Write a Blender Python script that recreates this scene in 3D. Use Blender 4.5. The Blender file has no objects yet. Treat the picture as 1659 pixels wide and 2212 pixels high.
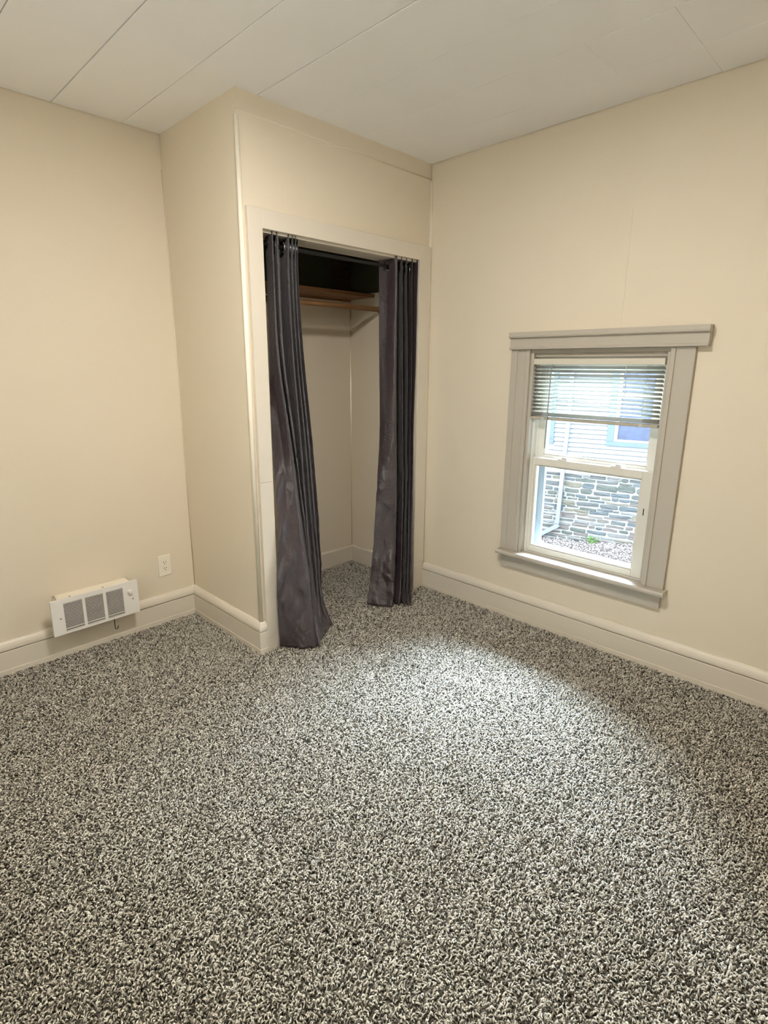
import bpy, bmesh, math, random
import numpy as np
from mathutils import Vector, Matrix, noise

random.seed(7)
rng = np.random.default_rng(11)
scene = bpy.context.scene
COL = scene.collection

# ------------------------------------------------------------------ camera
IMG_W, IMG_H = 1659, 2212
FOCAL_PX, YAW, PITCH, ROLL = 1191.31, 0.78444, -0.24198, 0.00161
CAM_POS = Vector((-2.56211, -2.10499, 1.35908))
PP = (-28.08, -25.47)
fw = Vector((math.sin(YAW)*math.cos(PITCH), math.cos(YAW)*math.cos(PITCH), math.sin(PITCH)))
rt = Vector((math.cos(YAW), -math.sin(YAW), 0.0)); up = rt.cross(fw)
rt2 = rt*math.cos(ROLL) + up*math.sin(ROLL); up2 = up*math.cos(ROLL) - rt*math.sin(ROLL)
cam_data = bpy.data.cameras.new('camera')
cam_data.sensor_fit = 'HORIZONTAL'; cam_data.sensor_width = 36.0
cam_data.lens = FOCAL_PX*36.0/IMG_W
cam_data.shift_x = -PP[0]/IMG_W; cam_data.shift_y = PP[1]/IMG_W
cam_data.clip_start = 0.02; cam_data.clip_end = 200
cam = bpy.data.objects.new('camera', cam_data); COL.objects.link(cam)
cam.matrix_world = Matrix(((rt2.x, up2.x, -fw.x, CAM_POS.x), (rt2.y, up2.y, -fw.y, CAM_POS.y),
                           (rt2.z, up2.z, -fw.z, CAM_POS.z), (0, 0, 0, 1)))
scene.camera = cam

# ------------------------------------------------------------------ sky, sun, exposure
world = bpy.data.worlds.new('overcast_sky'); scene.world = world; world.use_nodes = True
bg = world.node_tree.nodes['Background']
bg.inputs['Color'].default_value = (0.78, 0.89, 1.0, 1); bg.inputs['Strength'].default_value = 10.0
sun_data = bpy.data.lights.new('hazy_sun', 'SUN'); sun_data.energy = 150.0; sun_data.angle = math.radians(60)
sun_data.color = (0.66, 0.83, 1.0)
sun = bpy.data.objects.new('hazy_sun', sun_data); COL.objects.link(sun)
sun_dir = Vector((-0.66, -0.14, -0.74)).normalized()       # comes over the neighbour's roof, down through the window
sun.rotation_euler = (-sun_dir).to_track_quat('Z', 'Y').to_euler(); sun.location = (6, -1, 9)
LAMP_STRENGTH = 136.0
LAMP_COLOR = (1.0, 0.945, 0.86)
vs = scene.view_settings
vs.view_transform = 'Standard'; vs.look = 'None'; vs.exposure = 0.22; vs.gamma = 1.0; vs.use_curve_mapping = False
scene.cycles.max_bounces = 10; scene.cycles.diffuse_bounces = 6; scene.cycles.transparent_max_bounces = 16
scene.cycles.sample_clamp_indirect = 6.0
scene.cycles.caustics_reflective = False; scene.cycles.caustics_refractive = False

# ------------------------------------------------------------------ room measures (metres)
W, D, H = 1.2105, 0.655, 2.40        # closet width and depth, ceiling height; right wall is x=0, closet front is y=0
XL, YB = -3.05, -2.75                # the wall to the left of and behind the camera
FLOOR_Z = -0.013                     # carpet backing; pile tips end near z=0

# ------------------------------------------------------------------ helpers
class MB:
    def __init__(self): self.v = []; self.f = []
    def box(self, x0, x1, y0, y1, z0, z1):
        b = len(self.v)
        self.v += [(x0,y0,z0),(x1,y0,z0),(x1,y1,z0),(x0,y1,z0),(x0,y0,z1),(x1,y0,z1),(x1,y1,z1),(x0,y1,z1)]
        self.f += [tuple(b+i for i in q) for q in ((0,3,2,1),(4,5,6,7),(0,1,5,4),(1,2,6,5),(2,3,7,6),(3,0,4,7))]
        return self
    def tube(self, pts, r, n=12, cap=True):
        pts = [Vector(p) for p in pts]; rings = []
        for i, p in enumerate(pts):
            d = (pts[min(i+1, len(pts)-1)] - pts[max(i-1, 0)]).normalized()
            a = d.orthogonal().normalized() if i == 0 else (rings_a - d*rings_a.dot(d)).normalized()
            rings_a = a; c = d.cross(a)
            rr = r[i] if isinstance(r, (list, tuple)) else r
            b = len(self.v); rings.append(b)
            for k in range(n):
                t = 2*math.pi*k/n; self.v.append(tuple(p + a*(rr*math.cos(t)) + c*(rr*math.sin(t))))
        for i in range(len(rings)-1):
            for k in range(n):
                k2 = (k+1) % n
                self.f.append((rings[i]+k, rings[i]+k2, rings[i+1]+k2, rings[i+1]+k))
        if cap:
            self.f.append(tuple(rings[0]+k for k in reversed(range(n)))); self.f.append(tuple(rings[-1]+k for k in range(n)))
        return self
    def profile(self, prof, p0, p1, out, k0=0.0, k1=0.0):
        """sweep closed profile [(distance out from wall, z)] from p0 to p1 (xy); ends mitred by k*distance"""
        p0 = Vector((p0[0], p0[1], 0)); p1 = Vector((p1[0], p1[1], 0)); o = Vector((out[0], out[1], 0))
        d = (p1-p0).normalized(); b = len(self.v); n = len(prof)
        for (q, z) in prof: self.v.append(tuple(p0 - d*(k0*q) + o*q + Vector((0,0,z))))
        for (q, z) in prof: self.v.append(tuple(p1 + d*(k1*q) + o*q + Vector((0,0,z))))
        for i in range(n):
            j = (i+1) % n; self.f.append((b+i, b+j, b+n+j, b+n+i))
        self.f.append(tuple(b+i for i in reversed(range(n)))); self.f.append(tuple(b+n+i for i in range(n)))
        return self
    def build(self, name, m, parent=None, bevel=0.0, smooth=False, kind=None):
        me = bpy.data.meshes.new(name); me.from_pydata(self.v, [], self.f); me.update()
        bm = bmesh.new(); bm.from_mesh(me); bmesh.ops.recalc_face_normals(bm, faces=bm.faces); bm.to_mesh(me); bm.free()
        if m: me.materials.append(m)
        o = bpy.data.objects.new(name, me); COL.objects.link(o)
        if parent: o.parent = parent
        if smooth:
            for p in me.polygons: p.use_smooth = True
        if bevel:
            md = o.modifiers.new('edge', 'BEVEL'); md.width = bevel; md.segments = 2; md.limit_method = 'ANGLE'
            md.angle_limit = math.radians(40)
        if kind: o['kind'] = kind
        return o
def box(name, m, b, parent=None, bevel=0.0, kind=None): return MB().box(*b).build(name, m, parent, bevel, kind=kind)
def empty(name, loc=(0,0,0), rz=0.0, kind=None):
    o = bpy.data.objects.new(name, None); COL.objects.link(o); o.location = loc; o.rotation_euler = (0,0,rz)
    o.empty_display_size = 0.05
    if kind: o['kind'] = kind
    return o
def tag(o, label, cat, group=None, kind=None):
    o['label'] = label; o['category'] = cat
    if group: o['group'] = group
    if kind: o['kind'] = kind
    return o
def link_copy(src, parent=None, loc=None):
    c = src.copy(); COL.objects.link(c); c.parent = parent
    if loc is not None: c.location = loc
    return c

# ------------------------------------------------------------------ materials
def principled(name):
    m = bpy.data.materials.new(name); m.use_nodes = True
    nt = m.node_tree; return m, nt, nt.nodes['Principled BSDF']
def node(nt, t, **kw):
    n = nt.nodes.new(t)
    for k, v in kw.items():
        if k in n.inputs: n.inputs[k].default_value = v
        else: setattr(n, k, v)
    return n
def paint(name, col, rough=0.5, var=0.04, vscale=2.5, bump=0.02, bscale=220.0, spec=0.35, col2=None):
    """painted / moulded surface: faint tone drift plus fine relief"""
    m, nt, p = principled(name)
    tc = node(nt, 'ShaderNodeTexCoord')
    n1 = node(nt, 'ShaderNodeTexNoise', Scale=vscale, Detail=3.0)
    nt.links.new(tc.outputs['Object'], n1.inputs['Vector'])
    mix = node(nt, 'ShaderNodeMix', data_type='RGBA')
    a = tuple(min(1, c*(1-var)) for c in col) + (1,)
    b = (tuple(min(1, c*(1+var)) for c in col) if col2 is None else tuple(col2)) + (1,)
    mix.inputs[6].default_value = a; mix.inputs[7].default_value = b
    nt.links.new(n1.outputs['Fac'], mix.inputs[0]); nt.links.new(mix.outputs[2], p.inputs['Base Color'])
    p.inputs['Roughness'].default_value = rough; p.inputs['Specular IOR Level'].default_value = spec
    if bump:
        n2 = node(nt, 'ShaderNodeTexNoise', Scale=bscale, Detail=2.0)
        nt.links.new(tc.outputs['Object'], n2.inputs['Vector'])
        bp = node(nt, 'ShaderNodeBump', Strength=bump*4, Distance=0.002)
        nt.links.new(n2.outputs['Fac'], bp.inputs['Height']); nt.links.new(bp.outputs['Normal'], p.inputs['Normal'])
    return m
def wood(name, c1, c2, rough=0.55, axis_scale=(2, 30, 30)):
    m, nt, p = principled(name)
    tc = node(nt, 'ShaderNodeTexCoord'); mp = node(nt, 'ShaderNodeMapping'); mp.inputs['Scale'].default_value = axis_scale
    n1 = node(nt, 'ShaderNodeTexNoise', Scale=2.0, Detail=6.0, Distortion=0.6)
    nt.links.new(tc.outputs['Object'], mp.inputs['Vector']); nt.links.new(mp.outputs['Vector'], n1.inputs['Vector'])
    r = node(nt, 'ShaderNodeValToRGB'); r.color_ramp.elements[0].color = c1 + (1,); r.color_ramp.elements[1].color = c2 + (1,)
    r.color_ramp.elements[0].position = 0.3; r.color_ramp.elements[1].position = 0.7
    nt.links.new(n1.outputs['Fac'], r.inputs['Fac']); nt.links.new(r.outputs['Color'], p.inputs['Base Color'])
    p.inputs['Roughness'].default_value = rough
    return m

M = {}
M['wall'] = paint('wall_paint', (0.735, 0.655, 0.532), 0.6, 0.025, 1.2, 0.035, 160)
M['trim'] = paint('trim_paint', (0.68, 0.62, 0.53), 0.38, 0.02, 4.0, 0.012, 60)
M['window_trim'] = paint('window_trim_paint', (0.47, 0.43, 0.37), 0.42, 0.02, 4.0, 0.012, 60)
M['caulk'] = paint('caulk_paint', (0.86, 0.80, 0.69), 0.35, 0.02, 4.0, 0.0)
M['ceiling'] = paint('ceiling_tile', (0.92, 0.92, 0.93), 0.75, 0.03, 3.0, 0.03, 120)
M['backing'] = paint('dark_backing', (0.10, 0.085, 0.065), 0.9, 0.1, 5, 0)
M['olive'] = paint('dark_olive', (0.055, 0.06, 0.03), 0.8, 0.2, 6, 0.03, 80)
M['brown_board'] = wood('dark_brown_wood', (0.05, 0.032, 0.018), (0.08, 0.05, 0.028), 0.8)
M['shelf'] = wood('shelf_wood', (0.16, 0.075, 0.03), (0.30, 0.15, 0.06), 0.55)
M['vinyl'] = paint('white_vinyl', (0.74, 0.72, 0.66), 0.35, 0.01, 5, 0)
M['storm'] = paint('storm_frame', (0.20, 0.245, 0.28), 0.4, 0.02, 5, 0)
M['white_enamel'] = paint('white_enamel', (0.78, 0.76, 0.73), 0.35, 0.02, 12, 0.02, 300)
M['plate'] = paint('outlet_plastic', (0.84, 0.78, 0.67), 0.35, 0.01, 5, 0)
M['dark'] = paint('dark_slot', (0.03, 0.025, 0.02), 0.7, 0.1, 20, 0)
M['heater_inside'] = paint('heater_inside', (0.02, 0.014, 0.008), 0.6, 0.5, 22, 0, col2=(0.09, 0.065, 0.035))
M['screw'] = paint('screw_metal', (0.35, 0.33, 0.3), 0.35, 0.1, 50, 0); M['screw'].node_tree.nodes['Principled BSDF'].inputs['Metallic'].default_value = 0.8
M['black_metal'] = paint('black_rod_metal', (0.008, 0.008, 0.009), 0.4, 0.1, 20, 0, spec=0.3)
M['ring'] = paint('ring_metal', (0.55, 0.57, 0.60), 0.28, 0.1, 20, 0); M['ring'].node_tree.nodes['Principled BSDF'].inputs['Metallic'].default_value = 0.9
def fabric():
    m, nt, p = principled('satin_blackout_fabric')
    tc = node(nt, 'ShaderNodeTexCoord')
    n = node(nt, 'ShaderNodeTexNoise', Scale=5.0, Detail=5.0); nt.links.new(tc.outputs['Object'], n.inputs['Vector'])
    mix = node(nt, 'ShaderNodeMix', data_type='RGBA')
    mix.inputs[6].default_value = (0.030, 0.020, 0.024, 1); mix.inputs[7].default_value = (0.056, 0.041, 0.048, 1)
    nt.links.new(n.outputs['Fac'], mix.inputs[0]); nt.links.new(mix.outputs[2], p.inputs['Base Color'])
    p.inputs['Roughness'].default_value = 0.42; p.inputs['Specular IOR Level'].default_value = 0.7
    p.inputs['Sheen Weight'].default_value = 0.12; p.inputs['Sheen Roughness'].default_value = 0.4
    n2 = node(nt, 'ShaderNodeTexNoise', Scale=26.0, Detail=4.0, Distortion=1.2); nt.links.new(tc.outputs['Object'], n2.inputs['Vector'])
    b = node(nt, 'ShaderNodeBump', Strength=0.5, Distance=0.008)
    nt.links.new(n2.outputs['Fac'], b.inputs['Height']); nt.links.new(b.outputs['Normal'], p.inputs['Normal'])
    return m
M['fabric'] = fabric()
def carpet_mat():
    m, nt, p = principled('carpet_yarn')
    a = node(nt, 'ShaderNodeAttribute', attribute_name='yarn')
    nt.links.new(a.outputs['Color'], p.inputs['Base Color'])
    p.inputs['Roughness'].default_value = 0.85; p.inputs['Specular IOR Level'].default_value = 0.15
    return m
M['yarn'] = carpet_mat()
M['carpet_base'] = paint('carpet_backing', (0.10, 0.088, 0.07), 0.95, 0.3, 90, 0)
def glass(name, tint=(1,1,1), ior=1.45):
    m = bpy.data.materials.new(name); m.use_nodes = True; nt = m.node_tree; nt.nodes.clear()
    out = node(nt, 'ShaderNodeOutputMaterial'); mx = node(nt, 'ShaderNodeMixShader')
    tr = node(nt, 'ShaderNodeBsdfTransparent'); tr.inputs['Color'].default_value = tint + (1,)
    gl = node(nt, 'ShaderNodeBsdfGlossy', Roughness=0.02); fr = node(nt, 'ShaderNodeFresnel', IOR=ior)
    nt.links.new(fr.outputs['Fac'], mx.inputs['Fac']); nt.links.new(tr.outputs[0], mx.inputs[1]); nt.links.new(gl.outputs[0], mx.inputs[2])
    nt.links.new(mx.outputs[0], out.inputs['Surface'])
    return m
M['glass'] = glass('window_glass', (0.97, 0.985, 0.985), 1.3)
def slat_mat():
    m = bpy.data.materials.new('blind_vinyl'); m.use_nodes = True; nt = m.node_tree; p = nt.nodes['Principled BSDF']
    p.inputs['Base Color'].default_value = (0.58, 0.58, 0.53, 1); p.inputs['Roughness'].default_value = 0.4
    tr = node(nt, 'ShaderNodeBsdfTranslucent'); tr.inputs['Color'].default_value = (0.85, 0.86, 0.78, 1)
    n = node(nt, 'ShaderNodeTexNoise', Scale=8.0); mr = node(nt, 'ShaderNodeMapRange'); mr.inputs['To Min'].default_value = 0.10; mr.inputs['To Max'].default_value = 0.15
    nt.links.new(n.outputs['Fac'], mr.inputs['Value'])
    mx = node(nt, 'ShaderNodeMixShader'); nt.links.new(mr.outputs[0], mx.inputs['Fac'])
    nt.links.new(p.outputs[0], mx.inputs[1]); nt.links.new(tr.outputs[0], mx.inputs[2])
    nt.links.new(mx.outputs[0], nt.nodes['Material Output'].inputs['Surface'])
    return m
M['slat'] = slat_mat()
def fill_shade_mat():  # translucent cloth of the added window, tinted to warm its fill light
    m = bpy.data.materials.new('fill_shade_cloth'); m.use_nodes = True; nt = m.node_tree; p = nt.nodes['Principled BSDF']
    p.inputs['Base Color'].default_value = (0.85, 0.79, 0.68, 1); p.inputs['Roughness'].default_value = 0.8
    tr = node(nt, 'ShaderNodeBsdfTranslucent'); tr.inputs['Color'].default_value = (0.97, 0.91, 0.81, 1)
    n = node(nt, 'ShaderNodeTexNoise', Scale=60.0); mr = node(nt, 'ShaderNodeMapRange'); mr.inputs['To Min'].default_value = 0.84; mr.inputs['To Max'].default_value = 0.90
    nt.links.new(n.outputs['Fac'], mr.inputs['Value'])
    mx = node(nt, 'ShaderNodeMixShader'); nt.links.new(mr.outputs[0], mx.inputs['Fac'])
    nt.links.new(p.outputs[0], mx.inputs[1]); nt.links.new(tr.outputs[0], mx.inputs[2])
    nt.links.new(mx.outputs[0], nt.nodes['Material Output'].inputs['Surface'])
    return m
M['fill_shade'] = fill_shade_mat()
M['blind_rail'] = paint('blind_rail', (0.66, 0.62, 0.53), 0.4, 0.02, 8, 0)
M['bottom_rail'] = paint('blind_bottom_rail', (0.44, 0.40, 0.33), 0.45, 0.03, 8, 0)
M['wand'] = paint('clear_wand', (0.20, 0.26, 0.25), 0.2, 0.05, 20, 0)
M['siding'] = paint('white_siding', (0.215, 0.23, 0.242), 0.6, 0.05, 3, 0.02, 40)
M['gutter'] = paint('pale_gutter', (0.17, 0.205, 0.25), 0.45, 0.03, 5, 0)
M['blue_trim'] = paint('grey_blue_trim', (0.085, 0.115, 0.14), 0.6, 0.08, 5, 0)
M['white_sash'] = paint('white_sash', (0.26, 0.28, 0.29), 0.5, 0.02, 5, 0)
M['far_glass'] = paint('far_window_glass', (0.022, 0.034, 0.075), 0.25, 0.4, 9, 0.0, col2=(0.055, 0.075, 0.14))  # mottled dark blue paints in what the pane would reflect
M['mortar'] = paint('pale_mortar', (0.24, 0.24, 0.23), 0.95, 0.15, 8, 0.05, 30)
M['soil'] = paint('gravel_soil', (0.06, 0.049, 0.045), 0.95, 0.4, 14, 0.1, 40, col2=(0.125, 0.105, 0.098))
M['leaf'] = paint('weed_leaf', (0.08, 0.18, 0.03), 0.5, 0.2, 30, 0)
M['asphalt'] = paint('roof_shingle', (0.10, 0.10, 0.10), 0.9, 0.2, 20, 0.1)
STONE = [paint('stone_%s' % n, c, 0.9, 0.3, 16, 0.12, 60) for n, c in (
    ('grey', (0.074, 0.079, 0.079)), ('blue', (0.066, 0.077, 0.084)), ('green', (0.067, 0.074, 0.067)),
    ('tan', (0.11, 0.102, 0.08)), ('rust', (0.104, 0.09, 0.084)), ('pale', (0.125, 0.125, 0.122)))]
def lamp_mat():
    m = bpy.data.materials.new('lamp_diffuser'); m.use_nodes = True; nt = m.node_tree; nt.nodes.clear()
    out = node(nt, 'ShaderNodeOutputMaterial'); e = node(nt, 'ShaderNodeEmission', Strength=LAMP_STRENGTH)
    e.inputs['Color'].default_value = LAMP_COLOR + (1,)
    nt.links.new(e.outputs[0], out.inputs['Surface']); return m
M['lamp'] = lamp_mat()

# ================================================================== THE ROOM
box('floor', M['carpet_base'], (XL-0.12, 0.12, YB-0.12, D+0.12, -0.16, FLOOR_Z), kind='structure')
TOPZ = 2.322     # the wallboard stops here; the strip above sits a little back
R = 0.004
def slabs(name, boxes):
    mb = MB()
    for b in boxes: mb.box(*b)
    return mb.build(name, M['wall'], kind='structure')
WIN_Y0, WIN_Y1, WIN_Z0, WIN_Z1 = -1.318, -0.660, 0.358, 1.432
wall_back = slabs('wall_back', [(XL-0.12, 0.12, D, D+0.12, FLOOR_Z, TOPZ), (XL-0.12, 0.12, D+R, D+0.12, TOPZ, H+0.05)])
wall_right = slabs('wall_right', [
    (0, 0.12, YB-0.12, WIN_Y0, FLOOR_Z, TOPZ), (0, 0.12, WIN_Y1, D, FLOOR_Z, TOPZ),
    (0, 0.12, WIN_Y0, WIN_Y1, FLOOR_Z, WIN_Z0), (0, 0.12, WIN_Y0, WIN_Y1, WIN_Z1, TOPZ),
    (R, 0.12, YB-0.12, D, TOPZ, H+0.05)])
wall_closet_side = slabs('wall_closet_side', [(-W, -W+0.09, 0.115, D, FLOOR_Z, TOPZ), (-W+R, -W+0.09, 0.115, D, TOPZ, H+0.05)])
OX0, OX1, OZ = -1.112, -0.112, 1.896      # clear closet opening
wall_closet_front = slabs('wall_closet_front', [
    (-W, OX0-0.018, 0, 0.115, FLOOR_Z, OZ+0.018), (OX1+0.018, 0, 0, 0.115, FLOOR_Z, OZ+0.018),
    (-W, 0, 0, 0.115, OZ+0.018, TOPZ), (-W+R, 0, R, 0.115, TOPZ, H+0.05)])
W2 = (-1.85, -0.55, 0.62, 2.02)       # added unseen fill-light window, its shade drawn, in the wall to the photographer's left
slabs('wall_left', [(XL-0.12, XL, YB, W2[0], FLOOR_Z, H+0.05), (XL-0.12, XL, W2[1], D, FLOOR_Z, H+0.05),
    (XL-0.12, XL, W2[0], W2[1], FLOOR_Z, W2[2]), (XL-0.12, XL, W2[0], W2[1], W2[3], H+0.05)])
slabs('wall_behind', [(XL-0.12, 0, YB-0.12, YB, FLOOR_Z, H+0.05)])

# thin raised joints of the wallboard sheets
MB().box(-0.0016, 0, -1.0885, -1.0835, 1.515, 1.99).build('sheet_joint', M['wall'], wall_right, 0.0006)
MB().box(-0.984, -0.979, -0.0014, 0, 1.984, 2.12).build('sheet_joint', M['wall'], wall_closet_front, 0.0006)
MB().tube([(-0.002, -0.002, 0.15), (-0.002, -0.002, 2.31)], 0.009, 12).build('caulk_bead', M['caulk'], wall_right, smooth=True)
MB().tube([(-W-0.001, D-0.001, 0.15), (-W-0.001, D-0.001, 2.25)], 0.0035, 8).build('caulk_bead', M['wall'], wall_back, smooth=True)
MB().tube([(-0.002, D-0.002, 0.10), (-0.002, D-0.002, 1.70)], 0.002, 8).build('caulk_bead', M['wall'], wall_back, smooth=True)

MB().tube([(-W+0.004, 0.0025, TOPZ), (-0.002, 0.0025, TOPZ)], 0.0045, 10).build('sheet_edge', M['wall'], wall_closet_front, smooth=True)
# dark olive and brown panels above the closet shelf
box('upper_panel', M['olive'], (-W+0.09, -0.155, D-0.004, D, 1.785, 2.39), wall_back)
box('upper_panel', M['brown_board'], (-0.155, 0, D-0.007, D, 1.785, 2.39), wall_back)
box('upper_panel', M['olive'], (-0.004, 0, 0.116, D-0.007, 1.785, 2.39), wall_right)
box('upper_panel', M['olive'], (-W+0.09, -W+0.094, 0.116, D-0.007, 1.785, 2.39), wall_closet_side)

# ceiling: roof slab over tongue-and-groove planks, each a piece of its own
ceiling = box('ceiling', M['backing'], (XL-0.12, 0.12, YB-0.12, D+0.12, H+0.008, H+0.16), kind='structure')
seam_x = [-2.82, -2.535, -2.248, -1.957, -1.667, -1.382, -1.103, -0.812, -0.533, -0.253]
gap_w = [0.0025, 0.003, 0.003, 0.003, 0.0045, 0.0032, 0.0048, 0.0020, 0.0011, 0.0011]
xs = [XL] + seam_x + [0.0]; gw = [0] + gap_w + [0]
joints = {9: [-1.08, -1.36], 10: [-1.36, 0.1], 8: [-1.9], 7: [-2.2], 6: [-2.1], 5: [-1.7], 4: [-1.9], 3: [-1.4], 2: [-0.8], 1: [-1.7], 0: [-1.0]}
for i in range(len(xs)-1):
    x0, x1 = xs[i]+gw[i]/2, xs[i+1]-gw[i+1]/2
    ys = [YB] + sorted(joints.get(i, [])) + [D]
    for a, b in zip(ys[:-1], ys[1:]):
        dz = random.uniform(-0.0006, 0.0006)
        box('plank', M['ceiling'], (x0, x1, a+0.0005, b-0.0005, H+dz, H+0.010), ceiling, 0.0012)

# flush ceiling lamp in the middle of the room
lamp = empty('ceiling_lamp', (-1.68, -1.08, H)); tag(lamp, 'round white flush ceiling lamp with a frosted disc', 'lamp')
MB().tube([(0, 0, 0), (0, 0, -0.03)], 0.165, 48).build('base', M['white_enamel'], lamp, 0.002)
MB().tube([(0, 0, -0.0305), (0, 0, -0.036)], 0.150, 48).build('diffuser', M['lamp'], lamp)

# ---- baseboards: flat board, open groove, rounded cap
BOARD = [(0, FLOOR_Z), (0.0245, FLOOR_Z), (0.0245, 0.016), (0.0232, 0.018), (0.0232, 0.1025), (0.0218, 0.1040), (0.005, 0.1040), (0.005, 0.1065), (0, 0.1065)]
CAP = [(0, 0.1065), (0.005, 0.1065), (0.005, 0.1090), (0.0235, 0.1092), (0.0240, 0.118), (0.0220, 0.128), (0.0175, 0.138), (0.0115, 0.1465), (0.006, 0.1505), (0, 0.1505)]
def baseboard(name, p0, p1, out, k0, k1):
    b = MB().profile(BOARD, p0, p1, out, k0, k1).build(name, M['trim'], kind='structure')
    MB().profile(CAP, p0, p1, out, k0, k1).build('cap_molding', M['trim'], b)
    return b
baseboard('baseboard_back', (XL, D), (-W, D), (0, -1), -1, -1)
baseboard('baseboard_closet_side', (-W, D), (-W, 0), (-1, 0), -1, 1)
baseboard('baseboard_closet_front', (-W, 0), (-1.1905, 0), (0, -1), 1, 0)
baseboard('baseboard_right', (0, -0.021), (0, YB), (-1, 0), 0, -1)
baseboard('baseboard_behind', (0, YB), (XL, YB), (0, 1), -1, -1)
baseboard('baseboard_left', (XL, YB), (XL, D), (1, 0), -1, -1)
CB = [(0, FLOOR_Z), (0.016, FLOOR_Z), (0.016, 0.098), (0.012, 0.108), (0, 0.109)]
MB().profile(CB, (-W+0.09, D), (0, D), (0, -1), -1, -1).build('baseboard_closet_back', M['trim'], kind='structure')
MB().profile(CB, (0, D), (0, 0.116), (-1, 0), -1, 0).build('baseboard_closet_right', M['trim'], kind='structure')
MB().profile(CB, (-W+0.09, 0.116), (-W+0.09, D), (1, 0), 0, -1).build('baseboard_closet_left', M['trim'], kind='structure')

# ---- closet opening: jamb, casing, corner bead
CF = -0.0205
trim1 = empty('trim_1', (OX0, 0, 0), kind='structure')       # casing
def cbox(name, b, bev=0.0015):
    b = (b[0]-OX0, b[1]-OX0) + tuple(b[2:]); return box(name, M['trim'], b, trim1, bev)
cbox('casing', (-1.1905, -1.1195, CF, 0, FLOOR_Z, 0.058)); cbox('casing', (-1.1905, -1.1195, CF, 0, 0.0586, 0.832))
cbox('casing', (-1.1905, -1.1195, CF, 0, 0.8326, 1.982))
cbox('casing', (-0.1065, -0.0165, CF, 0, FLOOR_Z, 0.163)); cbox('casing', (-0.1065, -0.0165, CF, 0, 0.1635, 1.982))
cbox('casing', (-1.1195, -0.1065, CF, 0, 1.9065, 1.982)); cbox('filler_strip', (-0.0165, -0.0005, -0.009, 0, FLOOR_Z, 1.978), 0.001)
trim2 = empty('trim_2', (OX0, 0, 0), kind='structure')       # jamb lining
for b in ((OX0-0.018, OX0, -0.001, 0.122, FLOOR_Z, OZ), (OX1, OX1+0.018, -0.001, 0.122, FLOOR_Z, OZ), (OX0-0.018, OX1+0.018, -0.001, 0.122, OZ, OZ+0.018)):
    box('jamb', M['trim'], (b[0]-OX0, b[1]-OX0) + b[2:], trim2, 0.0015)
MB().tube([(-W+0.003, 0.003, 0.150), (-W+0.003, 0.003, 2.305)], 0.0105, 20).build('trim_3', M['caulk'], smooth=True, kind='structure')

# ================================================================== WINDOW
win = empty('window_1', (0, -0.985, WIN_Z0), kind='structure')
WO = Vector((0, -0.985, WIN_Z0))
def wb(name, m, x0, x1, y0, y1, z0, z1, parent=None, bev=0.0015):
    p = parent or win
    return box(name, m, (x0, x1, y0-WO.y, y1-WO.y, z0-WO.z, z1-WO.z), p, bev)
T_ = M['window_trim']
# side casings: flat board with a raised back band and an inner bead
def casing(ya, yb, inner):           # inner = +1 when the window lies towards +y
    mb = MB()
    mb.box(-0.020, 0, ya-WO.y, yb-WO.y, 0.380-WO.z, 1.430-WO.z)
    o = mb.build('casing', T_, win, 0.0015)
    if inner > 0: s = (yb-0.019, yb)
    else: s = (ya, ya+0.019)
    wb('inner_bead', T_, -0.026, -0.020, s[0], s[1], 0.380, 1.430, o, 0.003)
    return o
casing(-1.402, -1.311, 1)
casing(-0.668, -0.565, -1)
o = win
wb('back_band', T_, -0.025, -0.020, -0.600, -0.565, 0.380, 1.430, None, 0.003)
# head: frieze board, crown cap and bead
def hp(prof, name, y0, y1):
    mb = MB(); n = len(prof)
    for y in (y0, y1):
        for (q, z) in prof: mb.v.append((-q, y-WO.y, z-WO.z))
    for i in range(n):
        j = (i+1) % n; mb.f.append((i, j, n+j, n+i))
    mb.f.append(tuple(range(n))); mb.f.append(tuple(n+i for i in reversed(range(n))))
    return mb.build(name, T_, win)
hp([(0, 1.430), (0.038, 1.430), (0.041, 1.433), (0.041, 1.439), (0.036, 1.442), (0.034, 1.444), (0.034, 1.482), (0, 1.482)], 'head_casing', -1.4480, -0.5605)
hp([(0, 1.482), (0.036, 1.482), (0.040, 1.485), (0.048, 1.487), (0.050, 1.490), (0.050, 1.493), (0.047, 1.495), (0.047, 1.5125), (0, 1.5125)], 'head_cap', -1.4500, -0.5585)
# stool and apron
hp([(-0.045, 0.358), (0.056, 0.358), (0.060, 0.362), (0.061, 0.372), (0.056, 0.380), (-0.045, 0.380)], 'stool', -1.4150, -0.5590)
wb('apron', T_, -0.020, 0, -1.3945, -0.5725, 0.286, 0.358)
# head stops seen under the header
wb('head_stop', T_, -0.006, 0.04, -1.311, -0.668, 1.412, 1.430)
wb('head_stop', T_, 0.010, 0.05, -1.311, -0.668, 1.394, 1.412)
wb('side_stop', T_, -0.008, 0.030, -1.3115, -1.296, 0.380, 1.412)
wb('side_stop', T_, -0.008, 0.030, -0.683, -0.6675, 0.380, 1.412)
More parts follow.
